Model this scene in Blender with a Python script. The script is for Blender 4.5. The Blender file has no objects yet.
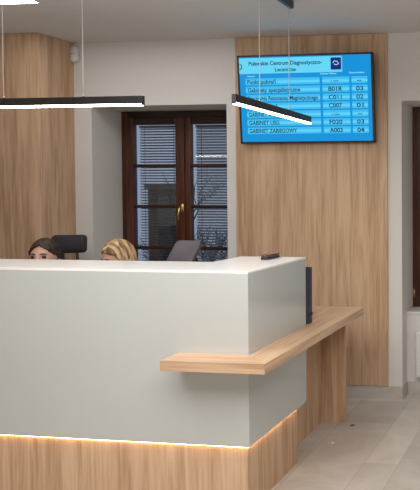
import bpy, bmesh, math, random
from mathutils import Vector, Matrix
random.seed(7)
C = bpy.context.scene.collection
R = math.radians

# ------------------------------------------------------------------ camera
cam_d = bpy.data.cameras.new('camera')
cam = bpy.data.objects.new('camera', cam_d); C.objects.link(cam)
cam.location = (0, 0, 1.5)
cam.rotation_mode = 'XYZ'
cam.rotation_euler = (R(90) - math.atan(.0232), 0, math.atan(82.3/650))
cam_d.sensor_fit = 'HORIZONTAL'; cam_d.sensor_width = 36
cam_d.lens = 650/420*36
cam_d.shift_x = -(481.7-210)/420
cam_d.shift_y = -(245-207.1)/420
cam_d.clip_start = .05
bpy.context.scene.camera = cam

# ------------------------------------------------------------------ world, lights, exposure
w = bpy.data.worlds.new('dusk'); bpy.context.scene.world = w; w.use_nodes = True
bg = w.node_tree.nodes['Background']
bg.inputs[0].default_value = (.56, .66, .82, 1); bg.inputs[1].default_value = .95
vs = bpy.context.scene.view_settings
vs.view_transform = 'Standard'; vs.look = 'None'; vs.gamma = 1; vs.use_curve_mapping = False
vs.exposure = 0.08
LAMP_E = 14.0

def area(name, loc, rot, sx, sy, power, col=(1, .975, .95)):
    l = bpy.data.lights.new(name, 'AREA'); l.shape = 'RECTANGLE'; l.size = sx; l.size_y = sy
    l.energy = power; l.color = col
    o = bpy.data.objects.new(name, l); C.objects.link(o); o.location = loc; o.rotation_euler = rot
    return o
area('hall_fill', (-1.0, 1.65, 2.3), (0, 0, 0), 3.2, 1.7, 86)  # unseen area light added as top-down fill, no fixture modelled
area('ceiling_fill', (-1.0, 1.2, 1.95), (R(180), 0, 0), 3.4, 2.4, 26)  # added upward fill that brightens the ceiling, not a real lamp
area('reception_fill', (-2.9, 3.75, 2.62), (0, 0, 0), 1.6, .6, 9)  # unseen fill added over the reception area
area('front_fill', (-.8, -2.2, 1.5), (R(86), 0, R(2)), 3.5, 1.6, 9)  # added frontal fill aimed at the back wall, no source there

# ------------------------------------------------------------------ materials
def new_mat(name):
    m = bpy.data.materials.new(name); m.use_nodes = True
    nt = m.node_tree; return m, nt, nt.nodes['Principled BSDF']
def N(nt, t, **k):
    n = nt.nodes.new(t)
    for a, b in k.items(): setattr(n, a, b)
    return n
def plain(name, col, rough=.5, metal=0, noise=.03, scale=30, bump=0, coat=0, spec=None):
    m, nt, b = new_mat(name)
    tc = N(nt, 'ShaderNodeTexCoord'); no = N(nt, 'ShaderNodeTexNoise'); no.inputs['Scale'].default_value = scale
    no.inputs['Detail'].default_value = 4
    nt.links.new(tc.outputs['Object'], no.inputs['Vector'])
    r = N(nt, 'ShaderNodeValToRGB')
    r.color_ramp.elements[0].position = .3; r.color_ramp.elements[1].position = .7
    r.color_ramp.elements[0].color = tuple(c*(1-noise) for c in col)+(1,)
    r.color_ramp.elements[1].color = tuple(min(1, c*(1+noise)) for c in col)+(1,)
    nt.links.new(no.outputs['Fac'], r.inputs['Fac']); nt.links.new(r.outputs['Color'], b.inputs['Base Color'])
    b.inputs['Roughness'].default_value = rough; b.inputs['Metallic'].default_value = metal
    b.inputs['Coat Weight'].default_value = coat
    if spec is not None: b.inputs['Specular IOR Level'].default_value = spec
    if bump:
        bp = N(nt, 'ShaderNodeBump'); bp.inputs['Strength'].default_value = bump; bp.inputs['Distance'].default_value = .002
        nt.links.new(no.outputs['Fac'], bp.inputs['Height']); nt.links.new(bp.outputs['Normal'], b.inputs['Normal'])
    return m
def emis(name, col, s):
    m, nt, b = new_mat(name)
    b.inputs['Base Color'].default_value = (.8, .8, .8, 1) if s > 3 else (0, 0, 0, 1)
    b.inputs['Emission Color'].default_value = col+(1,); b.inputs['Emission Strength'].default_value = s
    b.inputs['Roughness'].default_value = .5; b.inputs['Specular IOR Level'].default_value = .2
    return m
def wood(name, axis, c0, c1, c2, rough=.45, f=1.0, glob=False):
    m, nt, b = new_mat(name)
    tc = N(nt, 'ShaderNodeTexCoord')
    src = tc.outputs['Object']
    if glob:
        g = N(nt, 'ShaderNodeNewGeometry'); src = g.outputs['Position']
    def layer(across, along, detail, dist=0):
        mp = N(nt, 'ShaderNodeMapping')
        s = [across]*3; s['xyz'.index(axis)] = along
        mp.inputs['Scale'].default_value = s
        no = N(nt, 'ShaderNodeTexNoise'); no.inputs['Scale'].default_value = f
        no.inputs['Detail'].default_value = detail; no.inputs['Distortion'].default_value = dist
        nt.links.new(src, mp.inputs['Vector']); nt.links.new(mp.outputs['Vector'], no.inputs['Vector'])
        return no
    a = layer(19, 1.2, 6, .9); fine = layer(110, 4.0, 4); broad = layer(5, .35, 1)
    ad = N(nt, 'ShaderNodeMath', operation='MULTIPLY_ADD'); ad.inputs[1].default_value = .60
    nt.links.new(fine.outputs['Fac'], ad.inputs[0]); nt.links.new(a.outputs['Fac'], ad.inputs[2])
    ad2 = N(nt, 'ShaderNodeMath', operation='MULTIPLY_ADD'); ad2.inputs[1].default_value = .35
    nt.links.new(broad.outputs['Fac'], ad2.inputs[0]); nt.links.new(ad.outputs[0], ad2.inputs[2])
    r = N(nt, 'ShaderNodeValToRGB'); e = r.color_ramp.elements
    e[0].position = .47; e[0].color = c0+(1,); e[1].position = .69; e[1].color = c2+(1,)
    k = e.new(.575); k.color = c1+(1,)
    ad3 = N(nt, 'ShaderNodeMath', operation='MULTIPLY'); ad3.inputs[1].default_value = .6; nt.links.new(ad2.outputs[0], ad3.inputs[0])
    nt.links.new(ad3.outputs[0], r.inputs['Fac']); nt.links.new(r.outputs['Color'], b.inputs['Base Color'])
    b.inputs['Roughness'].default_value = rough
    bp = N(nt, 'ShaderNodeBump'); bp.inputs['Strength'].default_value = .15; bp.inputs['Distance'].default_value = .001
    nt.links.new(fine.outputs['Fac'], bp.inputs['Height']); nt.links.new(bp.outputs['Normal'], b.inputs['Normal'])
    return m
OAK = ((.43, .265, .155), (.55, .36, .225), (.65, .45, .295))
M = {}
M['oak_z'] = wood('oak_vertical', 'z', *OAK)
M['oak_zw'] = wood('oak_vertical_wall', 'z', *OAK, glob=True)
M['oak_x'] = wood('oak_lengthwise', 'x', *OAK)
M['oak_y'] = wood('oak_deep', 'y', *OAK)
M['mahogany_z'] = wood('mahogany_vertical', 'z', (.030, .008, .004), (.070, .019, .007), (.12, .036, .013), rough=.3)
M['mahogany_x_shaded'] = wood('mahogany_lengthwise_shaded', 'x', (.012, .004, .002), (.026, .008, .004), (.05, .016, .007), rough=.3)  # same mahogany painted darker: backlit shade on rails and muntins
M['wall'] = plain('painted_plaster', (.70, .68, .655), .85, noise=.02, scale=60, bump=.1)
M['ceiling'] = plain('ceiling_paint', (.66, .635, .61), .95, noise=.02, scale=40)
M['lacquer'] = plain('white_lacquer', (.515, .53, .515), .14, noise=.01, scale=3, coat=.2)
M['topwhite_lit'] = plain('white_lacquer_top_lit', (.88, .87, .85), .25, noise=.01, scale=3, coat=.2)  # counter lacquer again, painted paler to imitate overhead light on the top
M['skirting'] = plain('stone_skirting', (.52, .49, .45), .4, noise=.08, scale=12)
M['black'] = plain('black_aluminium', (.018, .015, .015), .35, noise=.1)
M['blackplastic'] = plain('black_plastic', (.02, .019, .022), .4, noise=.1)
M['mesh'] = plain('charcoal_mesh', (.026, .022, .027), .8, noise=.35, scale=400)
M['fabric'] = plain('grey_purple_fabric', (.115, .10, .115), .9, noise=.15, scale=300)
M['chrome'] = plain('chrome', (.7, .7, .7), .2, metal=1)
M['brass'] = plain('brass', (.85, .60, .25), .22, metal=1)
M['wire'] = plain('steel_cable', (.75, .73, .70), .4, noise=.02)
M['navy'] = plain('navy_board', (.022, .032, .065), .4, noise=.12, scale=80)
M['navy_edge'] = plain('black_binder_edge', (.012, .013, .02), .35)
M['plastic_white'] = plain('white_plastic', (.72, .71, .69), .4, noise=.01)
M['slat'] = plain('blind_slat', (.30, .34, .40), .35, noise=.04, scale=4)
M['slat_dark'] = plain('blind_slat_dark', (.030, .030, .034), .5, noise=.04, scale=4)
M['diffuser'] = emis('lamp_diffuser', (1, .93, .86), LAMP_E)
M['led'] = emis('warm_led', (1, .66, .38), 13.0)
def glass():
    m, nt, b = new_mat('window_glass')
    b.inputs['Base Color'].default_value = (1, 1, 1, 1); b.inputs['Roughness'].default_value = 0
    out = nt.nodes['Material Output']
    tr = N(nt, 'ShaderNodeBsdfTransparent'); gl = N(nt, 'ShaderNodeBsdfGlossy'); gl.inputs['Roughness'].default_value = .01
    fr = N(nt, 'ShaderNodeFresnel'); fr.inputs['IOR'].default_value = 1.5
    mx = N(nt, 'ShaderNodeMixShader')
    nt.links.new(fr.outputs[0], mx.inputs[0]); nt.links.new(tr.outputs[0], mx.inputs[1]); nt.links.new(gl.outputs[0], mx.inputs[2])
    nt.links.new(mx.outputs[0], out.inputs['Surface'])
    return m
M['glass'] = glass()

def floor_mat():
    m, nt, b = new_mat('stone_tiles')
    g = N(nt, 'ShaderNodeNewGeometry'); sp = N(nt, 'ShaderNodeSeparateXYZ')
    nt.links.new(g.outputs['Position'], sp.inputs[0])
    def mt(op, a, bb=None, c=None):
        n = N(nt, 'ShaderNodeMath', operation=op)
        for i, v in enumerate((a, bb, c)):
            if v is None: continue
            if isinstance(v, (int, float)): n.inputs[i].default_value = v
            else: nt.links.new(v, n.inputs[i])
        return n.outputs[0]
    P = .54
    u = mt('DIVIDE', mt('ADD', sp.outputs['X'], 1.44+P*20), P)
    ui = mt('FLOOR', u); uf = mt('MULTIPLY', mt('FRACT', u), P)
    sel = mt('GREATER_THAN', uf, .345)
    off = mt('MULTIPLY_ADD', sel, .17, mt('MULTIPLY', ui, .13))
    v = mt('DIVIDE', mt('ADD', mt('ADD', sp.outputs['Y'], off), 10.05), .44)
    vi = mt('FLOOR', v); vf = mt('MULTIPLY', mt('FRACT', v), .44)
    d1 = mt('ABSOLUTE', mt('SUBTRACT', uf, .345))
    d2 = mt('MINIMUM', uf, mt('SUBTRACT', P, uf))
    d3 = mt('MINIMUM', vf, mt('SUBTRACT', .44, vf))
    jx = mt('LESS_THAN', mt('MINIMUM', d1, d2), .0022)
    jy = mt('MULTIPLY', mt('LESS_THAN', d3, .002), .45)
    j = mt('MAXIMUM', jx, jy)
    cb = N(nt, 'ShaderNodeCombineXYZ')
    nt.links.new(mt('MULTIPLY_ADD', ui, 2.0, sel), cb.inputs[0]); nt.links.new(vi, cb.inputs[1])
    wn = N(nt, 'ShaderNodeTexWhiteNoise'); nt.links.new(cb.outputs[0], wn.inputs['Vector'])
    no = N(nt, 'ShaderNodeTexNoise'); no.inputs['Scale'].default_value = 3.5; no.inputs['Detail'].default_value = 8
    no.inputs['Roughness'].default_value = .65; no.inputs['Distortion'].default_value = .8
    nt.links.new(g.outputs['Position'], no.inputs['Vector'])
    val = mt('ADD', mt('MULTIPLY', wn.outputs['Value'], .30), mt('MULTIPLY', no.outputs['Fac'], .9))
    r = N(nt, 'ShaderNodeValToRGB'); e = r.color_ramp.elements
    e[0].position = .25; e[0].color = (.36, .325, .285, 1); e[1].position = .85; e[1].color = (.60, .55, .50, 1)
    nt.links.new(val, r.inputs['Fac'])
    # small chips and specks in the stone
    vo = N(nt, 'ShaderNodeTexNoise'); vo.inputs['Scale'].default_value = 28; vo.inputs['Detail'].default_value = 2
    nt.links.new(g.outputs['Position'], vo.inputs['Vector'])
    spk = mt('MULTIPLY', mt('GREATER_THAN', vo.outputs['Fac'], .72), .35)
    mx = N(nt, 'ShaderNodeMix', data_type='RGBA'); mx.inputs[7].default_value = (.20, .17, .145, 1)
    nt.links.new(mt('MAXIMUM', mt('MULTIPLY', j, .42), spk), mx.inputs[0]); nt.links.new(r.outputs['Color'], mx.inputs[6])
    nt.links.new(mx.outputs[2], b.inputs['Base Color'])
    b.inputs['Roughness'].default_value = .32
    return m
M['floor'] = floor_mat()

# ------------------------------------------------------------------ mesh helpers
def box(bm, x0, x1, y0, y1, z0, z1, bev=0, mat=None):
    vs_ = [bm.verts.new((x, y, z)) for x in (x0, x1) for y in (y0, y1) for z in (z0, z1)]
    fs = [(0, 1, 3, 2), (4, 6, 7, 5), (0, 4, 5, 1), (2, 3, 7, 6), (0, 2, 6, 4), (1, 5, 7, 3)]
    faces = [bm.faces.new([vs_[i] for i in f]) for f in fs]
    if mat is not None: bmesh.ops.transform(bm, matrix=mat, verts=vs_)
    if bev:
        es = list({e for f in faces for e in f.edges})
        bmesh.ops.bevel(bm, geom=es, offset=bev, segments=2, affect='EDGES', profile=.5)
    return bm
def prism(bm, pts, z0, z1, bev=0):
    lo = [bm.verts.new((x, y, z0)) for x, y in pts]; hi = [bm.verts.new((x, y, z1)) for x, y in pts]
    n = len(pts); fs = [bm.faces.new(lo[::-1]), bm.faces.new(hi)]
    for i in range(n): fs.append(bm.faces.new((lo[i], lo[(i+1) % n], hi[(i+1) % n], hi[i])))
    if bev:
        es = list({e for f in fs for e in f.edges})
        bmesh.ops.bevel(bm, geom=es, offset=bev, segments=2, affect='EDGES', profile=.5)
    return bm
def tube(bm, pts, r, seg=10, cap=True):
    pts = [Vector(p) for p in pts]; rings = []
    rr = r if isinstance(r, (list, tuple)) else [r]*len(pts)
    prev = None
    for i, p in enumerate(pts):
        d = (pts[min(i+1, len(pts)-1)] - pts[max(i-1, 0)]).normalized()
        a = prev if prev is not None else (Vector((1, 0, 0)) if abs(d.x) < .9 else Vector((0, 1, 0)))
        a = (a - d*a.dot(d)).normalized(); prev = a; b_ = d.cross(a)
        rings.append([bm.verts.new(p + (a*math.cos(t)+b_*math.sin(t))*rr[i]) for t in [2*math.pi*k/seg for k in range(seg)]])
    for q in range(len(rings)-1):
        for k in range(seg): bm.faces.new((rings[q][k], rings[q][(k+1) % seg], rings[q+1][(k+1) % seg], rings[q+1][k]))
    if cap: bm.faces.new(rings[0][::-1]); bm.faces.new(rings[-1])
    return bm
def rounded_slab(bm, w_, h, t, r, curve=0, seg=6):
    """rounded rectangle in XZ, thickness along Y, optionally bowed"""
    pts = []
    for cx_, cz, a0 in ((w_/2-r, h/2-r, 0), (-w_/2+r, h/2-r, 90), (-w_/2+r, -h/2+r, 180), (w_/2-r, -h/2+r, 270)):
        for k in range(seg+1):
            a = R(a0+90*k/seg); pts.append((cx_+r*math.cos(a), cz+r*math.sin(a)))
    loops = []
    for s, y in ((.90, -t/2), (1, -t/4), (1, t/4), (.90, t/2)):
        sx = 1-(1-s)*.5; 
        loops.append([bm.verts.new((x*sx, y, z*sx)) for x, z in pts])
    n = len(pts)
    for a, b_ in zip(loops, loops[1:]):
        for i in range(n): bm.faces.new((a[i], a[(i+1) % n], b_[(i+1) % n], b_[i]))
    f1 = bm.faces.new(loops[0][::-1]); f2 = bm.faces.new(loops[-1])
    if curve:
        bmesh.ops.triangulate(bm, faces=[f1, f2])
        bmesh.ops.subdivide_edges(bm, edges=[e for e in bm.edges if e.calc_length() > .05], cuts=3, use_grid_fill=True)
        for v in bm.verts: v.co.y += curve*((v.co.x/(w_/2))**2)
    return bm
def link(name, bm, mat, parent=None, smooth=False, mtx=None):
    if mtx is not None: bmesh.ops.transform(bm, matrix=mtx, verts=bm.verts)
    bmesh.ops.recalc_face_normals(bm, faces=bm.faces)
    me = bpy.data.meshes.new(name); bm.to_mesh(me); bm.free()
    me.materials.append(mat)
    if smooth:
        for p in me.polygons: p.use_smooth = True
    o = bpy.data.objects.new(name, me); C.objects.link(o)
    if parent: o.parent = parent
    return o
def B(*a, **k): return box(bmesh.new(), *a, **k)
def tag(o, label=None, cat=None, group=None, kind=None):
    if label: o['label'] = label
    if cat: o['category'] = cat
    if group: o['group'] = group
    if kind: o['kind'] = kind
    return o
def thing(name, loc=(0, 0, 0), rz=0, **k):
    o = bpy.data.objects.new(name, None); C.objects.link(o); o.empty_display_size = .1
    o.location = loc; o.rotation_euler = (0, 0, rz); return tag(o, **k)
def struct(name, bm, mat): return tag(link(name, bm, mat), kind='structure')
def copy_tree(o, parent=None):
    c = o.copy(); C.objects.link(c)
    if parent: c.parent = parent
    for ch in [x for x in bpy.data.objects if x.parent == o]: copy_tree(ch, c)
    return c

# ------------------------------------------------------------------ the setting
YB = 4.566; ZC = 2.637; XL, XR, YR = -5.4, 2.2, -2.6
N1 = (-3.582, -2.488); N2 = (-1.157, -.06); ZN = 2.154; YO = 5.02
struct('floor', B(XL-.1, XR+.1, YR-.1, YO, -.1, 0), M['floor'])
struct('ceiling', B(XL-.1, XR+.1, YR-.1, YO, ZC, ZC+.12), M['ceiling'])
bm = bmesh.new()
box(bm, XL, N1[0], YB, YO, 0, ZC)
box(bm, N1[1], N2[0], YB, YO, 0, ZC)
box(bm, N2[1], XR, YB, YO, 0, ZC)
for n in (N1, N2):
    box(bm, n[0], n[1], YB, YO, ZN, ZC)
    box(bm, n[0], n[1], 4.707, YO, 0, .60)
struct('wall_back', bm, M['wall'])
struct('wall_left', B(XL-.1, XL, YR, YO, 0, ZC), M['wall'])
struct('wall_right', B(XR, XR+.1, YR, YO, 0, ZC), M['wall'])
struct('wall_front', B(XL, XR, YR-.1, YR, 0, ZC), M['wall'])
# timber clad projection on the left and timber panel behind the screen
struct('trim_1', B(-5.4, -3.724, 4.225, YB, 0, ZC-.001, bev=.004), M['oak_zw'])
struct('trim_2', B(-2.408, -1.2585, YB-.02, YB, .095, ZC-.002, bev=.002), M['oak_zw'])
# skirting
bm = bmesh.new(); box(bm, -3.724, -3.582, YB-.012, YB, 0, .095); box(bm, -2.488, -1.157, YB-.012, YB, 0, .092)
box(bm, -1.158, -1.153, YB-.012, 4.707, 0, .092)
struct('baseboard_back', bm, M['skirting'])
struct('baseboard_niche', B(-1.145, N2[1], 4.695, 4.707, 0, .09), M['skirting'])
struct('baseboard_right', B(XR-.012, XR, YR, YB, 0, .09), M['skirting'])
# sills
for i, n in enumerate((N1, N2)):
    struct('trim_%d' % (i+3), B(n[0], n[1], 4.697, 4.91, .595, .613, bev=.003), M['plastic_white'])

# ------------------------------------------------------------------ windows
def window(idx, x0, x1, tilt_l, tilt_r):
    Y = 4.90; z0, z1 = .613, ZN
    root = thing('window_%d' % idx, (x0, Y, z0), kind='structure')
    W = x1-x0; H = z1-z0; mid = W/2
    bm = bmesh.new()
    box(bm, 0, .055, 0, .07, 0, H, bev=.004); box(bm, W-.055, W, 0, .07, 0, H, bev=.004)
    link('window_frame', bm, M['mahogany_z'], root)
    bm = bmesh.new(); box(bm, .055, W-.055, 0, .07, H-.055, H, bev=.004); box(bm, .055, W-.055, 0, .07, 0, .05, bev=.004)
    link('window_frame_rail', bm, M['mahogany_x_shaded'], root)
    # hinge
    link('hinge', tube(bmesh.new(), [(.012, -.006, .08), (.012, -.006, .14)], .006), M['brass'], root, True)
    for s, (a, b_, tilt) in enumerate(((.055, mid-.002, tilt_l), (mid+.002, W-.055, tilt_r))):
        st = .062
        bm = bmesh.new()
        box(bm, a, a+st, -.022, .03, .05, H-.055, bev=.005); box(bm, b_-st, b_, -.022, .03, .05, H-.055, bev=.005)
        sash = link('sash', bm, M['mahogany_z'], root)
        bm = bmesh.new()
        box(bm, a+st, b_-st, -.020, .03, H-.11, H-.055, bev=.004); box(bm, a+st, b_-st, -.020, .03, .05, .108, bev=.004)
        for zc in (1.712, 1.383, 1.047): box(bm, a+st, b_-st, -.014, .024, zc-z0-.013, zc-z0+.013, bev=.003)
        link('muntin', bm, M['mahogany_x_shaded'], sash)
        link('glass_pane', B(a+st, b_-st, .004, .008, .108, H-.11), M['glass'], sash)
        # blind between the panes
        sm = bmesh.new(); z = .12; ww = b_-a-2*st-.012; cx_ = (a+b_)/2
        while z < H-.125:
            m_ = Matrix.Translation((cx_, .062, z)) @ Matrix.Rotation(R(tilt), 4, 'X')
            box(sm, -ww/2, ww/2, -.0125, .0125, -.0006, .0006, mat=m_); z += .0225
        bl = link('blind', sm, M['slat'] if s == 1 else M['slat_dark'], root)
        bm = bmesh.new()
        for xx in (cx_-ww*.36, cx_+ww*.36): box(bm, xx-.0015, xx+.0015, .047, .049, .115, H-.12)
        box(bm, cx_-ww/2, cx_+ww/2, .048, .076, H-.128, H-.112)
        link('blind_cord', bm, M['blackplastic'], bl)
    # rebate strip on the meeting stile
    link('meeting_strip', B(mid-.018, mid+.018, -.034, -.018, .06, H-.06, bev=.004), M['mahogany_z'], root)
    # handle
    hz = 1.37-z0
    h = link('handle_plate', B(mid-.011, mid+.011, -.041, -.034, hz-.03, hz+.035, bev=.004), M['brass'], root, True)
    link('handle', tube(bmesh.new(), [(mid, -.036, hz+.01), (mid, -.065, hz+.008), (mid-.004, -.075, hz-.01), (mid-.007, -.076, hz-.05), (mid-.010, -.068, hz-.095)], [.007, .007, .0075, .007, .008]), M['brass'], h, True)
    return root
window(1, N1[0], N1[1], -20, -36)
window(2, N2[0], N2[1], -30, -30)

# ------------------------------------------------------------------ what stands outside the window
M['pale_render'] = plain('pale_render', (.62, .66, .72), .9, noise=.05, scale=2)
M['dark_render'] = plain('dark_render', (.035, .035, .03), .9, noise=.3, scale=3)
M['roof'] = plain('dark_roof', (.06, .05, .05), .8)
M['twig'] = plain('twig_bark', (.03, .025, .02), .9)
M['ground'] = plain('pale_ground', (.34, .36, .38), .95, noise=.2, scale=1)
struct('ground', B(-16, 6, YO, 22, -.35, -.1), M['ground'])
hs = thing('house', (-11, 13, -.1), label='pale rendered house across the yard, seen through the window blinds', cat='building')
link('wall', B(-5, 7.5, 0, 3, 0, 3.6), M['pale_render'], hs)
bm = bmesh.new(); pts = [(-5.2, -.2, 3.6), (7.7, -.2, 3.6), (7.7, 3.2, 3.6), (-5.2, 3.2, 3.6)]
vv = [bm.verts.new(p) for p in pts]; r1 = bm.verts.new((-5.2, 1.5, 4.6)); r2 = bm.verts.new((7.7, 1.5, 4.6))
for f in ((vv[0], vv[1], r2, r1), (vv[2], vv[3], r1, r2), (vv[1], vv[2], r2), (vv[3], vv[0], r1), tuple(vv[::-1])): bm.faces.new(f)
link('roof', bm, M['roof'], hs)
sh = thing('shed', (-5.35, 7.4, -.1), label='narrow dark shed in the yard behind the left window sash', cat='shed')
link('wall', B(.285, .62, 0, .25, 0, 1.64), M['dark_render'], sh)
link('roof', B(.265, .64, -.04, .29, 1.64, 1.70), M['roof'], sh)
wf = link('window_frame', B(.44, .56, -.02, .0, 1.42, 1.58), M['black'], sh)
def shrub(name, loc, h, seed, lean, label, n=9):
    rnd = random.Random(seed); bm = bmesh.new()
    def br(p, d, L, r, k):
        q = p + d*L*.5 + Vector((rnd.uniform(-.1, .1), rnd.uniform(-.1, .1), 0))*L; e = q + (d+Vector((rnd.uniform(-.3, .3), 0, rnd.uniform(-.05, .2)))).normalized()*L*.5
        tube(bm, [p, q, e], [r, r*.8, r*.55], 5)
        if k:
            for _ in range(3):
                dd = (d + Vector((rnd.uniform(-.9, .9), rnd.uniform(-.6, .6), rnd.uniform(-.35, .5)))).normalized()
                br(q.lerp(e, rnd.random()), dd, L*.62, r*.6, k-1)
    for i in range(n):
        a = rnd.uniform(0, 6.28); br(Vector((0, 0, 0)), Vector((math.cos(a)*lean, math.sin(a)*lean*.4, 1)).normalized(), h*.5, .022, 3)
    o = link(name, bm, M['twig']); o.location = loc
    return tag(o, label, 'shrub')
shrub('bare_shrub', (-4.02, 6.9, -.1), 1.45, 3, .45, 'bare branching shrub outside the right window sash', 8)
shrub('small_shrub', (-5.88, 9.35, -.1), 2.2, 5, .05, 'thin bare shrub rising behind the dark shed, outside left sash', 1)

# ------------------------------------------------------------------ radiator under the right window
rd = thing('radiator', (-1.075, 4.66, .14), label='white panel radiator low under the right-hand window, at the photo edge', cat='radiator')
bm = B(0, .9, -.03, .03, 0, .34, bev=.012)
link('panel', bm, M['plastic_white'], rd)
bm = bmesh.new()
for k in range(26): box(bm, .04+k*.032, .052+k*.032, -.036, -.029, .03, .31, bev=.002)
link('fins', bm, M['plastic_white'], rd)
for x in (.1, .74): link('bracket', B(x, x+.04, .031, .0465, .05, .3), M['chrome'], rd)

# ------------------------------------------------------------------ reception counter
XW, YW, YE, ZT = -1.445, 2.83, 3.505, 1.133
ct = thing('reception_counter', (XW, YW, 0), label='tall white gloss reception counter on a recessed oak plinth with glowing underside', cat='counter')
LX = -4.7 - XW
def L(name, bm, m, p=ct, **k): return link(name, bm, m, p, **k)
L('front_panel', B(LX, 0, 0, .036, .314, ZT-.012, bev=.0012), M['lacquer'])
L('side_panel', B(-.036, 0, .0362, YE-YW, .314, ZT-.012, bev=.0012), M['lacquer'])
L('countertop', prism(bmesh.new(), [(LX, 0), (0, 0), (0, YE-YW), (-.385, YE-YW), (-.385, .372), (LX, .372)], ZT-.0118, ZT, bev=.002), M['topwhite_lit'])
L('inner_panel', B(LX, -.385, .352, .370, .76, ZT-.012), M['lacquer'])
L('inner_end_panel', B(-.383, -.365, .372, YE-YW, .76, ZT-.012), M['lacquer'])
pl = L('plinth', B(LX+.02, -.018, .018, .045, 0, .300), M['oak_z'])
L('plinth_side', B(-.045, -.0175, .045, .585, 0, .300), M['oak_z'])
L('led_strip', B(LX+.02, -.006, .006, .015, .3105, .3138), M['led'])
L('led_strip_side', B(-.015, -.006, .016, .585, .3105, .3138), M['led'])
L('end_support', B(LX, LX+.03, .036, .352, .0, ZT-.012), M['lacquer'])

# oak desktop wrapping the corner
ds = thing('oak_side_desk', (0, 0, 0), label='oak desktop wrapping the counter corner and running back as a side desk', cat='desk')
ZD = .748; TH = .047
link('front_shelf', prism(bmesh.new(), [(-1.79, 2.684), (-1.297, 2.684), (-1.4445, 2.829), (-1.79, 2.829)], ZD-TH, ZD, bev=.0008), M['oak_x'], ds)
bm = prism(bmesh.new(), [(-1.2968, 2.6842), (-1.297, 4.108), (-2.02, 4.108), (-2.02, 3.507), (-1.444, 3.507), (-1.444, 2.829)], ZD-TH, ZD, bev=.0008)
link('desktop', bm, M['oak_y'], ds)
link('side_panel', B(-1.598, -1.562, 3.43, 4.04, 0, ZD-TH), M['oak_z'], ds)
link('end_panel', B(-1.598, -1.406, 4.04, 4.076, 0, ZD-TH), M['oak_z'], ds)
link('back_panel', B(-2.02, -1.984, 3.52, 4.04, 0, ZD-TH), M['oak_z'], ds)

# work desk behind the counter
wd = thing('work_desk', (0, 0, 0), label='low oak work desk hidden behind the tall front of the counter', cat='desk')
link('desktop', B(-4.6, -2.04, 3.205, 3.60, .70, .735, bev=.002), M['oak_x'], wd)
for x in (-4.58, -3.05, -2.08): link('leg', B(x, x+.03, 3.21, 3.58, 0, .70), M['oak_z'], wd)

# ------------------------------------------------------------------ binder and small case
bn = thing('lever_arch_binder', (-1.490, 3.512, ZD), label='navy blue binder standing on the oak desk behind the counter end', cat='binder')
bm = bmesh.new()
box(bm, -.24, .045, .000, .003, 0, .318, bev=.001); box(bm, -.24, .045, .082, .085, 0, .318, bev=.001)
link('cover', bm, M['navy_edge'], bn)
bm = bmesh.new(); pts = []
for k in range(9):
    a = -math.pi/2 + math.pi*k/8; pts.append((.0425+.010*math.cos(a), .0425+.036*math.sin(a)))
prism(bm, pts+[(.040, .0785), (.040, .0065)], .004, .314)
sp_ = link('spine', bm, M['navy'], bn, False)
for yy in (.026, .060):
    link('finger_ring', tube(bmesh.new(), [(.050, yy, .055), (.056, yy, .055)], .008), M['blackplastic'], sp_)
link('paper', B(-.22, .03, .006, .060, .004, .301), M['plastic_white'], bn)

gc = thing('glasses_case', (-1.603, 3.40, ZT), rz=R(86), label='small dark glossy case lying on the white counter top', cat='case')
bm = bmesh.new(); prof = [(-.075, .012), (-.068, .020), (-.03, .025), (.03, .024), (.066, .018), (.078, .008)]
def lozenge(z0, z1, s):
    b_ = bmesh.new(); o_ = [(x, y*s) for x, y in prof]+[(x, -y*s) for x, y in prof[::-1]]
    prism(b_, o_, z0, z1, bev=.003); return b_
link('body', lozenge(0, .014, 1.05), M['blackplastic'], gc, True)
M['casetop'] = plain('brown_gloss', (.10, .055, .04), .18, noise=.1)
link('lid', lozenge(.0142, .027, .95), M['casetop'], gc, True)
M['casepale'] = plain('pale_inlay', (.55, .45, .38), .3)
link('inlay', B(-.035, .060, -.010, -.002, .0272, .0286, bev=.0006), M['casepale'], gc)

# ------------------------------------------------------------------ pendant lamps
def pendant(name, loc, rz, length, wires, label, ztop=ZC):
    """loc = centre of the underside; runs along local X"""
    t = thing(name, loc, rz, label=label, cat='pendant lamp', group='linear pendant lamps')
    h = .050; W = .022
    bm = bmesh.new()
    box(bm, -length/2, length/2, -W/2, W/2, .010, h, bev=.0015)
    box(bm, -length/2, -length/2+.004, -W/2, W/2, .001, .010); box(bm, length/2-.004, length/2, -W/2, W/2, .001, .010)
    link('housing', bm, M['black'], t)
    link('diffuser', B(-length/2+.004, length/2-.004, -W/2+.001, W/2-.001, 0, .0098, bev=.002), M['diffuser'], t)
    for wx in wires:
        wv = link('cable', tube(bmesh.new(), [(wx, 0, h+.012), (wx, 0, ztop-loc[2])], .0021, 6), M['wire'], t, True)
        link('gripper', tube(bmesh.new(), [(wx, 0, h), (wx, 0, h+.014)], .004, 8), M['chrome'], wv, True)
    return t
pendant('pendant_lamp', (-2.705, 3.10, 1.943), 0, 1.13, (-.232, .228), 'black linear pendant lamp hanging level above the counter front, left of photo')
pendant('pendant_lamp', (-1.611, 3.508, 1.932), R(90), .965, (-.205, .170), 'black linear pendant lamp running away in front of the blue screen', ztop=2.59)
pendant('pendant_lamp', (-2.49, 2.19, 2.20), 0, 1.12, (-.2, .2), 'linear pendant lamp at the top left edge, only its glowing underside showing')
pendant('pendant_lamp', (-4.21, 1.90, 1.96), 0, 1.09, (-.2, .2), 'linear pendant lamp outside the photo, mirrored as a white line in window glass')
cn = thing('ceiling_canopy', (-1.611, 3.55, 2.637), label='black ceiling canopy at the top edge holding the cables above the screen', cat='canopy')
link('housing', B(-.013, .013, -.30, .172, -.047, 0, bev=.002), M['black'], cn)

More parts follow.
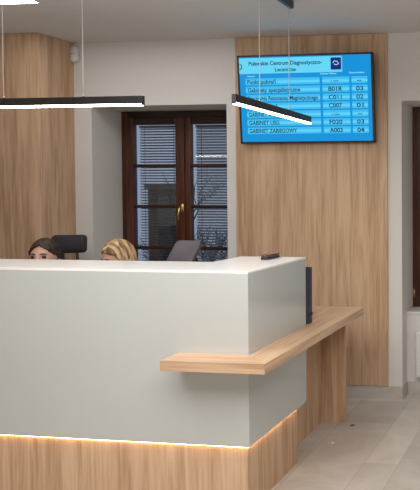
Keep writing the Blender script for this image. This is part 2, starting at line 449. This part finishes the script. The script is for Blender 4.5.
# ------------------------------------------------------------------ wall screen
SW, SH = 1.006, .632
sc = thing('wall_screen', (-1.839, 4.478, 2.167), label='wall screen with a blue queue table on the oak panel', cat='screen')
tilt = R(4.6)
TM = Matrix.Rotation(tilt, 4, 'X')
def S(name, bm, m, p=sc, **k): return link(name, bm, m, p, mtx=TM, **k)
bm = bmesh.new(); bz = .013
box(bm, -SW/2, SW/2, -.0, .035, -SH/2, SH/2, bev=.003)
S('housing', bm, M['black'])
bm = bmesh.new()
for a in ((-SW/2, SW/2, SH/2-bz, SH/2), (-SW/2, SW/2, -SH/2, -SH/2+bz*1.1), (-SW/2, -SW/2+bz, -SH/2, SH/2), (SW/2-bz, SW/2, -SH/2, SH/2)):
    box(bm, a[0], a[1], -.006, 0, a[2], a[3])
S('bezel', bm, M['black'])
link('wall_bracket', B(-.15, .15, .030, .066, -.1, .1, bev=.004), M['blackplastic'], sc)
E_ = lambda n, c, s=1.0: emis(n, c, s)
def s2l(r, g, b_): return tuple(((c/255)/12.92 if c <= 10 else ((c/255+.055)/1.055)**2.4) for c in (r, g, b_))
mb = E_('screen_blue', s2l(8, 143, 214)); mh = E_('screen_header', s2l(98, 208, 240)); mr = E_('screen_row', s2l(62, 184, 230))
mr2 = E_('screen_row_light', s2l(92, 205, 246)); mtx = E_('screen_text', s2l(10, 48, 92)); mlt = E_('screen_caption', s2l(150, 225, 250))
mlogo = E_('screen_logo', s2l(14, 40, 120)); mlw = E_('screen_logo_mark', s2l(190, 225, 250))
ix0, ix1 = -SW/2+bz, SW/2-bz; iz0, iz1 = -SH/2+bz*1.1, SH/2-bz; IW = ix1-ix0; IH = iz1-iz0
scr = S('display', B(ix0, ix1, -.0015, -.0002, iz0, iz1), mb)
# u,v in 0..1 on the display, v from the top
def rect(name, u0, u1, v0, v1, m, lvl=1, p=None):
    y = -.0015-.0004*lvl
    return S(name, B(ix0+u0*IW, ix0+u1*IW, y, y+.0003, iz1-v1*IH, iz1-v0*IH), m, p or scr)
def text(s, u0, u1, v0, v1, m, lvl=4, center=False, hfix=None):
    cu = bpy.data.curves.new('t', 'FONT'); cu.body = s; cu.size = 1; cu.resolution_u = 3; cu.offset = .022
    o = bpy.data.objects.new('t', cu); C.objects.link(o)
    dg = bpy.context.evaluated_depsgraph_get(); dg.update()
    me = bpy.data.meshes.new_from_object(o.evaluated_get(dg)); bpy.data.objects.remove(o); 
    xs = [v.co.x for v in me.vertices]; 
    if not xs: return None
    x0_, x1_ = min(xs), max(xs); capH = .76
    W_ = (u1-u0)*IW; H_ = (v1-v0)*IH
    y = -.0015-.0004*lvl
    for v in me.vertices:
        X = ix0+u0*IW+(v.co.x-x0_)/(x1_-x0_)*W_; Z = iz1-v1*IH+v.co.y/capH*H_
        v.co = TM @ Vector((X, y, Z))
    me.materials.clear(); me.materials.append(m); me.name = 'text_line'
    ob = bpy.data.objects.new('text_line', me); C.objects.link(ob); ob.parent = scr
    return ob
rect('header_band', 0, .785, .012, .195, mh)
text('Puławskie Centrum Diagnostyczno-', .075, .635, .048, .098, mtx)
text('Lecznicze', .275, .435, .125, .172, mtx)
lg = rect('logo', .700, .778, .028, .168, mlogo, 3)
bm = bmesh.new(); lx, lz = ix0+.739*IW, iz1-.097*IH
tube(bm, [(lx-.022, -.0033, lz+.004), (lx-.010, -.0033, lz+.018), (lx+.010, -.0033, lz+.014), (lx+.022, -.0033, lz-.002), (lx+.004, -.0033, lz-.010), (lx-.014, -.0033, lz-.004)], .0026, 6)
S('logo_mark', bm, mlw, scr)
# ring at the screen's left edge
bm = bmesh.new(); rx, rz_ = ix0+.004*IW, iz1-.110*IH
tube(bm, [(rx+.016*math.sin(a), -.0033, rz_+.020*math.cos(a)) for a in [math.pi*k/10 for k in range(0, 11)]], .0030, 6)
S('ring_mark', bm, mtx, scr)
text('Nazwa', .06, .12, .215, .232, mlt); text('Numer Biletu', .620, .740, .200, .220, mlt); text('Stanowisko', .835, .950, .195, .215, mlt)
rows = [('Punkt pobrań', .22, '- ----', '--'), ('Gabinety specjalistyczne', .405, 'B018', '03'),
        ('Pracownia Rezonansu Magnetycznego', .54, 'C011', '02'), ('Gabinet 2 1', .22, 'C007', '01'),
        ('GABINET RTG', .22, '- ----', '--'), ('GABINET USG', .235, 'F020', '03'), ('GABINET ZABIEGOWY', .370, 'A003', '04')]
v0 = .250; dv = .0967
for i, (a, wu, b_, c_) in enumerate(rows):
    v = v0+dv*i; x0r = .045
    for (u0, u1) in ((x0r, .612), (.632, .835), (.852, .970)):
        rect('row_cell', u0, u1, v, v+dv-.018, mr, 1); rect('row_gloss', u0, u1, v+.030, v+.058, mr2, 2)
    text(a, x0r+.013, x0r+.013+wu, v+.014, v+.064, mtx)
    if '--' in b_: text(b_, .695, .755, v+.014, v+.064, mtx); text(c_, .892, .925, v+.014, v+.064, mtx)
    else: text(b_, .677, .775, v+.012, v+.066, mtx); text(c_, .885, .938, v+.012, v+.066, mtx)

# ------------------------------------------------------------------ alarm sensor in the corner
al = thing('alarm_sensor', (-3.697, YB, 2.550), label='small white alarm sensor high in the corner beside the oak cladding', cat='sensor')
bm = rounded_slab(bmesh.new(), .052, .125, .044, .024)
link('housing', bm, M['plastic_white'], al, True, Matrix.Translation((0, -.022, 0)))
link('lens', rounded_slab(bmesh.new(), .036, .045, .010, .014), M['plastic_white'], al, True, Matrix.Translation((0, -.046, -.030)))
M['grey_line'] = plain('grey_plastic', (.25, .24, .23), .5)
link('seam', B(-.024, .024, -.0455, -.040, -.002, .001), M['grey_line'], al)

# ------------------------------------------------------------------ office chairs
def chair(name, loc, rz, label, fab, shell, headrest=True, hz=1.155, rec=-8, hw=.255, hh=.125, back_top=.96, roll=0, hoff=.0):
    """faces local -Y; backrest at +Y"""
    t = thing(name, loc, rz, label=label, cat='office chair')
    b0 = bmesh.new(); box(b0, -.23, .23, -.23, .21, .395, .435, bev=.018)
    link('seat', b0, fab, t, True)
    bk = link('backrest', rounded_slab(bmesh.new(), .42, back_top-.50, .05, .07), fab, t, True, Matrix.Translation((0, .235, (back_top+.50)/2)))
    link('back_frame', tube(bmesh.new(), [(0, .06, .385), (0, .22, .385), (0, .285, .46), (0, .275, .80)], .016), M['blackplastic'], t, True)
    link('column', tube(bmesh.new(), [(0, 0, .08), (0, 0, .385)], .024, 14), M['chrome'], t, True)
    for k in range(5):
        a = R(72*k+18); x, y = math.cos(a), math.sin(a)
        lg_ = link('base_arm', tube(bmesh.new(), [(0, 0, .10), (x*.13, y*.13, .09), (x*.235, y*.235, .07)], [.022, .017, .012]), M['blackplastic'], t, True)
        bm = bmesh.new(); nx, ny = -y*.012, x*.012
        tube(bm, [(x*.235-nx, y*.235-ny, .026), (x*.235+nx, y*.235+ny, .026)], .026, 14)
        tube(bm, [(x*.235, y*.235, .03), (x*.235, y*.235, .072)], .006, 8)
        link('castor', bm, M['blackplastic'], lg_, True)
    if headrest:
        m_ = Matrix.Translation((hoff, .22, hz)) @ Matrix.Rotation(R(roll), 4, 'Y') @ Matrix.Rotation(R(rec), 4, 'X')
        hr = link('headrest', rounded_slab(bmesh.new(), hw, hh, .045 if fab is M['fabric'] else .028, .022), fab, t, True, m_)
        bm = bmesh.new(); rounded_slab(bm, hw+.012, hh+.012, .016, .027)
        link('headrest_rim', bm, shell, hr, True, m_ @ Matrix.Translation((0, .010, 0)))
        for sx in (-.045, .045):
            link('headrest_post', tube(bmesh.new(), [(sx, .245, back_top-.06), (sx, .255, back_top+.04), (sx+hoff, .235, hz-hh*.3)], .009), M['blackplastic'], t, True)
    return t
chair('office_chair', (-3.42, 4.03, 0), R(24), 'black mesh office chair with headrest beside the dark-haired seated person', M['mesh'], M['blackplastic'], hz=1.130, hw=.212, hh=.118)
chair('office_chair', (-2.80, 4.08, 0), R(6), 'low-backed office chair under the blonde seated person, hidden by the counter', M['mesh'], M['blackplastic'], headrest=False, back_top=.88)
chair('office_chair', (-2.275, 3.93, 0), R(172), 'empty office chair with grey padded headrest in front of the window', M['fabric'], M['fabric'], hz=1.122, rec=38, hw=.168, hh=.165, roll=0)

# ------------------------------------------------------------------ people
M['skin'] = plain('skin', (.62, .37, .28), .5, noise=.06, scale=25)
M['blouse_w'] = plain('cream_blouse', (.60, .58, .55), .8, noise=.04)
M['blouse_b'] = plain('dark_blouse', (.08, .09, .12), .8, noise=.08)
M['eye'] = plain('eye_dark', (.03, .02, .015), .2)
M['brow'] = plain('eyebrow', (.06, .035, .022), .8)
def hair_mat(name, c0, c1, sc_):
    m, nt, b = new_mat(name)
    tc = N(nt, 'ShaderNodeTexCoord'); mp = N(nt, 'ShaderNodeMapping'); mp.inputs['Scale'].default_value = sc_
    no = N(nt, 'ShaderNodeTexNoise'); no.inputs['Scale'].default_value = 1; no.inputs['Detail'].default_value = 5; no.inputs['Distortion'].default_value = .5
    nt.links.new(tc.outputs['Object'], mp.inputs['Vector']); nt.links.new(mp.outputs['Vector'], no.inputs['Vector'])
    r = N(nt, 'ShaderNodeValToRGB'); e = r.color_ramp.elements; e[0].position = .38; e[0].color = c0+(1,); e[1].position = .60; e[1].color = c1+(1,)
    nt.links.new(no.outputs['Fac'], r.inputs['Fac']); nt.links.new(r.outputs['Color'], b.inputs['Base Color'])
    b.inputs['Roughness'].default_value = .62
    bp = N(nt, 'ShaderNodeBump'); bp.inputs['Strength'].default_value = .6; bp.inputs['Distance'].default_value = .004
    nt.links.new(no.outputs['Fac'], bp.inputs['Height']); nt.links.new(bp.outputs['Normal'], b.inputs['Normal'])
    return m
M['hair_dark'] = hair_mat('dark_brown_hair', (.014, .007, .005), (.055, .028, .018), (60, 12, 60))
M['hair_blonde'] = hair_mat('blonde_hair', (.16, .085, .035), (.68, .48, .26), (10, 70, 14))

def eval_mesh(o):
    dg = bpy.context.evaluated_depsgraph_get(); dg.update()
    return bpy.data.meshes.new_from_object(o.evaluated_get(dg))
def skin_chain(verts, edges, radii, root=0, sub=2):
    me = bpy.data.meshes.new('sk'); me.from_pydata(verts, edges, [])
    o = bpy.data.objects.new('sk', me); C.objects.link(o)
    md = o.modifiers.new('s', 'SKIN'); md.use_smooth_shade = True
    sv = me.skin_vertices[0].data
    for i, r in enumerate(radii): sv[i].radius = (r, r) if not isinstance(r, tuple) else r; sv[i].use_root = (i == root)
    s = o.modifiers.new('u', 'SUBSURF'); s.levels = s.render_levels = sub
    m = eval_mesh(o); bpy.data.objects.remove(o); return m
def head_pt(d):
    """unit direction -> point on a head (face -Y), centred at mid head"""
    x, y, z = d
    p = Vector((x*.074, y*.092, z*.113))
    if z < 0: 
        k = 1+z*.30; p.x *= k; 
        if y > 0: p.y *= 1+z*.25
    g = lambda cx_, cz, sx, sz: math.exp(-(((p.x-cx_)/sx)**2+((p.z-cz)/sz)**2))
    if y < 0:
        f = min(1, -y*2)
        p.y -= f*.022*g(0, -.030, .011, .018); p.y -= f*.009*g(0, -.008, .009, .022)      # nose
        p.y += f*.010*(g(-.032, .0, .016, .010)+g(.032, .0, .016, .010))                    # sockets
        p.y -= f*.005*(g(-.03, .020, .022, .008)+g(.03, .020, .022, .008))                  # brow
        p.y -= f*.006*(g(0, -.058, .020, .005)+g(0, -.067, .018, .005)); p.y -= f*.008*g(0, -.095, .02, .014)
    return p
def person(loc, rz, head_rz, head_pitch, label, top, hair, style, hip=.32):
    """loc = point on the floor under the head; faces local -Y"""
    t = thing('person', loc, rz, label=label, cat='person')
    zc = 1.086
    HM = Matrix.Translation((0, 0, zc)) @ Matrix.Rotation(head_rz, 4, 'Z') @ Matrix.Rotation(head_pitch, 4, 'X')
    bm = bmesh.new()
    V = [(0, hip, .53), (0, hip-.03, .66), (0, hip-.12, .80), (0, hip-.20, .905), (0, .055, .975), (0, .02, 1.03)]
    E1 = [(0, 1), (1, 2), (2, 3), (3, 4), (4, 5)]; Rr = [(.135, .10), (.12, .085), (.13, .09), (.11, .07), .048, .046]
    for s in (-1, 1):
        b0 = len(V)
        V += [(s*.12, hip-.19, .885), (s*.165, hip-.21, .865), (s*.20, .06, .77), (s*.205, -.03, .755+.02), (s*.14, -.22, .765), (s*.12, -.255, .760)]
        Rr += [.06, .052, .042, .040, .026, .024]
        E1 += [(3, b0), (b0, b0+1), (b0+1, b0+2), (b0+2, b0+3), (b0+3, b0+4), (b0+4, b0+5)]
        b1 = len(V)
        V += [(s*.09, hip-.06, .515), (s*.11, hip-.25, .51), (s*.12, hip-.42, .50), (s*.12, hip-.44, .28), (s*.12, hip-.42, .09), (s*.12, hip-.50, .05), (s*.12, hip-.58, .035)]
        Rr += [.085, .075, .058, .050, .036, .036, .028]
        E1 += [(0, b1)]+[(b1+k, b1+k+1) for k in range(6)]
    me = skin_chain(V, E1, Rr); bm.from_mesh(me)
    for s in (-1, 1):      # hands resting on the desk
        px, py, pz = s*.12, -.255, .760
        me = skin_chain([(px, py, pz), (px-s*.004, py-.045, pz-.003), (px-s*.006, py-.075, pz-.006)], [(0, 1), (1, 2)], [(.022, .016), (.036, .014), (.034, .011)]); bm.from_mesh(me)
        for k, (ox, ln) in enumerate(((-.027, .062), (-.009, .072), (.009, .067), (.026, .052))):
            q = Vector((px+ox, py-.068, pz-.004))
            me = skin_chain([q, q+Vector((ox*.1, -ln*.4, .006)), q+Vector((ox*.15, -ln*.75, .0)), q+Vector((ox*.2, -ln, -.010))], [(0, 1), (1, 2), (2, 3)], [.0085, .008, .0075, .0065]); bm.from_mesh(me)
        q = Vector((px-s*.022, py-.015, pz-.004))
        me = skin_chain([q, q+Vector((-s*.024, -.022, -.002)), q+Vector((-s*.034, -.050, -.007))], [(0, 1), (1, 2)], [.011, .010, .0085]); bm.from_mesh(me)
    n0 = len(bm.verts)
    hb = bmesh.new(); bmesh.ops.create_icosphere(hb, subdivisions=5, radius=1)
    for v in hb.verts: v.co = HM @ head_pt(v.co.normalized())
    m2 = bpy.data.meshes.new('h'); hb.to_mesh(m2); hb.free(); bm.from_mesh(m2)
    for s in (-1, 1):
        eb = bmesh.new(); bmesh.ops.create_uvsphere(eb, u_segments=14, v_segments=10, radius=1)
        for v in eb.verts:
            c = v.co; v.co = HM @ Vector((s*.074+c.x*.008+s*max(0, c.y)*.006, .010+c.y*.017, -.012+c.z*.030))
        m2 = bpy.data.meshes.new('h'); eb.to_mesh(m2); eb.free(); bm.from_mesh(m2)
    tmp = link('tmp', bm, M['skin'])
    rm = tmp.modifiers.new('r', 'REMESH'); rm.mode = 'VOXEL'; rm.voxel_size = .0055; rm.use_smooth_shade = True
    sm_ = tmp.modifiers.new('s', 'SMOOTH'); sm_.factor = .5; sm_.iterations = 2
    me = eval_mesh(tmp); bpy.data.objects.remove(tmp)
    me.materials.clear(); me.materials.append(M['skin'])
    for p in me.polygons: p.use_smooth = True
    body = bpy.data.objects.new('body', me); C.objects.link(body); body.parent = t
    # clothes: the torso, sleeves and trousers, offset outwards from the body
    for nm, test, mt_ in (('blouse', lambda c: .50 < c.z < .955 and not (c.y < -.16) and (c.z > .60 or c.y > hip-.16), top),
                          ('trousers', lambda c: .075 < c.z < .62 and (c.z <= .60) and c.y > -.35, M['navy_edge'])):
        cb = bmesh.new(); cb.from_mesh(me)
        cb.normal_update()
        bmesh.ops.delete(cb, geom=[f for f in cb.faces if not test(f.calc_center_median())], context='FACES')
        for v in cb.verts: v.co += v.normal*.006
        cl = link(nm, cb, mt_, body, True)
    # eyes, brows
    for s in (-1, 1):
        eb = bmesh.new(); bmesh.ops.create_uvsphere(eb, u_segments=12, v_segments=8, radius=.0115)
        for v in eb.verts: v.co = HM @ (Vector((v.co.x*1.25, v.co.y*.7, v.co.z*.75)) + Vector((s*.031, -.078, -.001)))
        link('eye', eb, M['eye'], body, True)
        link('eyebrow', tube(bmesh.new(), [HM @ Vector(p) for p in ((s*.014, -.0925, .017), (s*.030, -.0905, .022), (s*.047, -.080, .017))], [.0028, .0034, .002], 6), M['brow'], body, True)
    # hair
    hb = bmesh.new(); bmesh.ops.create_icosphere(hb, subdivisions=5, radius=1)
    def keep(d):
        if style == 'back':   # hairline high on the forehead, hair drawn behind the ears
            line = .60 - .50*abs(d.x)**1.4
            if d.y < -.05: return d.z > line-.25*max(0, d.x*0)
            return d.z > -.55 + (.35 if d.y < .15 else 0)
        line = .62 - .35*abs(d.x)
        if d.y < -.22: return d.z > line - 1.2*max(0, d.y+.55)
        return d.z > -.97
    bmesh.ops.delete(hb, geom=[f for f in hb.faces if not keep(f.calc_center_median().normalized())], context='FACES')
    for v in hb.verts:
        d = v.co.normalized(); p = head_pt(Vector((d.x, max(d.y, -1), d.z)))
        th = .010 if style == 'back' else .012
        th *= 1+.25*math.sin(d.y*23+d.x*5)*(.4)
        if style == 'back' : th += .006*max(0, d.y)
        p = p + d*th
        if style == 'bob' and d.z < -.0:
            p.x = d.x*.084/ max(.35, math.hypot(d.x, d.y)) if math.hypot(d.x, d.y) > 1e-4 else 0
            p.y = d.y*.100/ max(.35, math.hypot(d.x, d.y)); p.z = d.z*.16
        v.co = HM @ p
    h = link('hair', hb, hair, body, True)
    so = h.modifiers.new('solid', 'SOLIDIFY'); so.thickness = .012; so.offset = -1
    if style == 'back':
        eb = bmesh.new(); bmesh.ops.create_uvsphere(eb, u_segments=20, v_segments=14, radius=1)
        for v in eb.verts: v.co = HM @ (Vector((v.co.x*.045, v.co.y*.04, v.co.z*.04))+Vector((.018, .108, .012)))
        link('bun', eb, hair, h, True)
    return t
person((-3.282, 3.75, 0), R(14), R(3), R(-5), 'seated person with dark brown hair tied back, eyes just above the counter', M['blouse_w'], M['hair_dark'], 'back')
person((-2.765, 3.75, 0), R(0), R(-30), R(14), 'seated person with blonde highlighted hair, looking down behind the counter', M['blouse_b'], M['hair_blonde'], 'bob')

# ------------------------------------------------------------------ bits on the floor
M['scrap'] = plain('white_paper', (.9, .9, .88), .5); M['leaf'] = plain('dry_leaf', (.13, .07, .045), .8)
bm = bmesh.new(); bmesh.ops.create_icosphere(bm, subdivisions=2, radius=.008)
for v in bm.verts: v.co.z = v.co.z*.6; v.co *= 1+random.uniform(-.15, .15)
o = link('paper_scrap', bm, M['scrap'], None, False); o.location = (-1.366, 3.702, .0045)
tag(o, 'tiny white paper crumb on the floor in front of the side desk', 'scrap')
bm = bmesh.new()
n = 9; up = []; lo = []
for k in range(n):
    u = k/(n-1); w_ = .011*math.sin(math.pi*u)+.0006; z = .004+.006*u*u
    up.append(bm.verts.new((-.016+.032*u, w_*.8, z+.003))); lo.append(bm.verts.new((-.016+.032*u, -w_*.8, z)))
for k in range(n-1): bm.faces.new((lo[k], lo[k+1], up[k+1], up[k]))
o = link('dry_leaf', bm, M['leaf'], None, True); o.location = (-1.341, 3.997, -.002)
o.modifiers.new('s', 'SOLIDIFY').thickness = .0012
tag(o, 'small curled brown dry leaf on the floor beside the desk end panel', 'leaf')
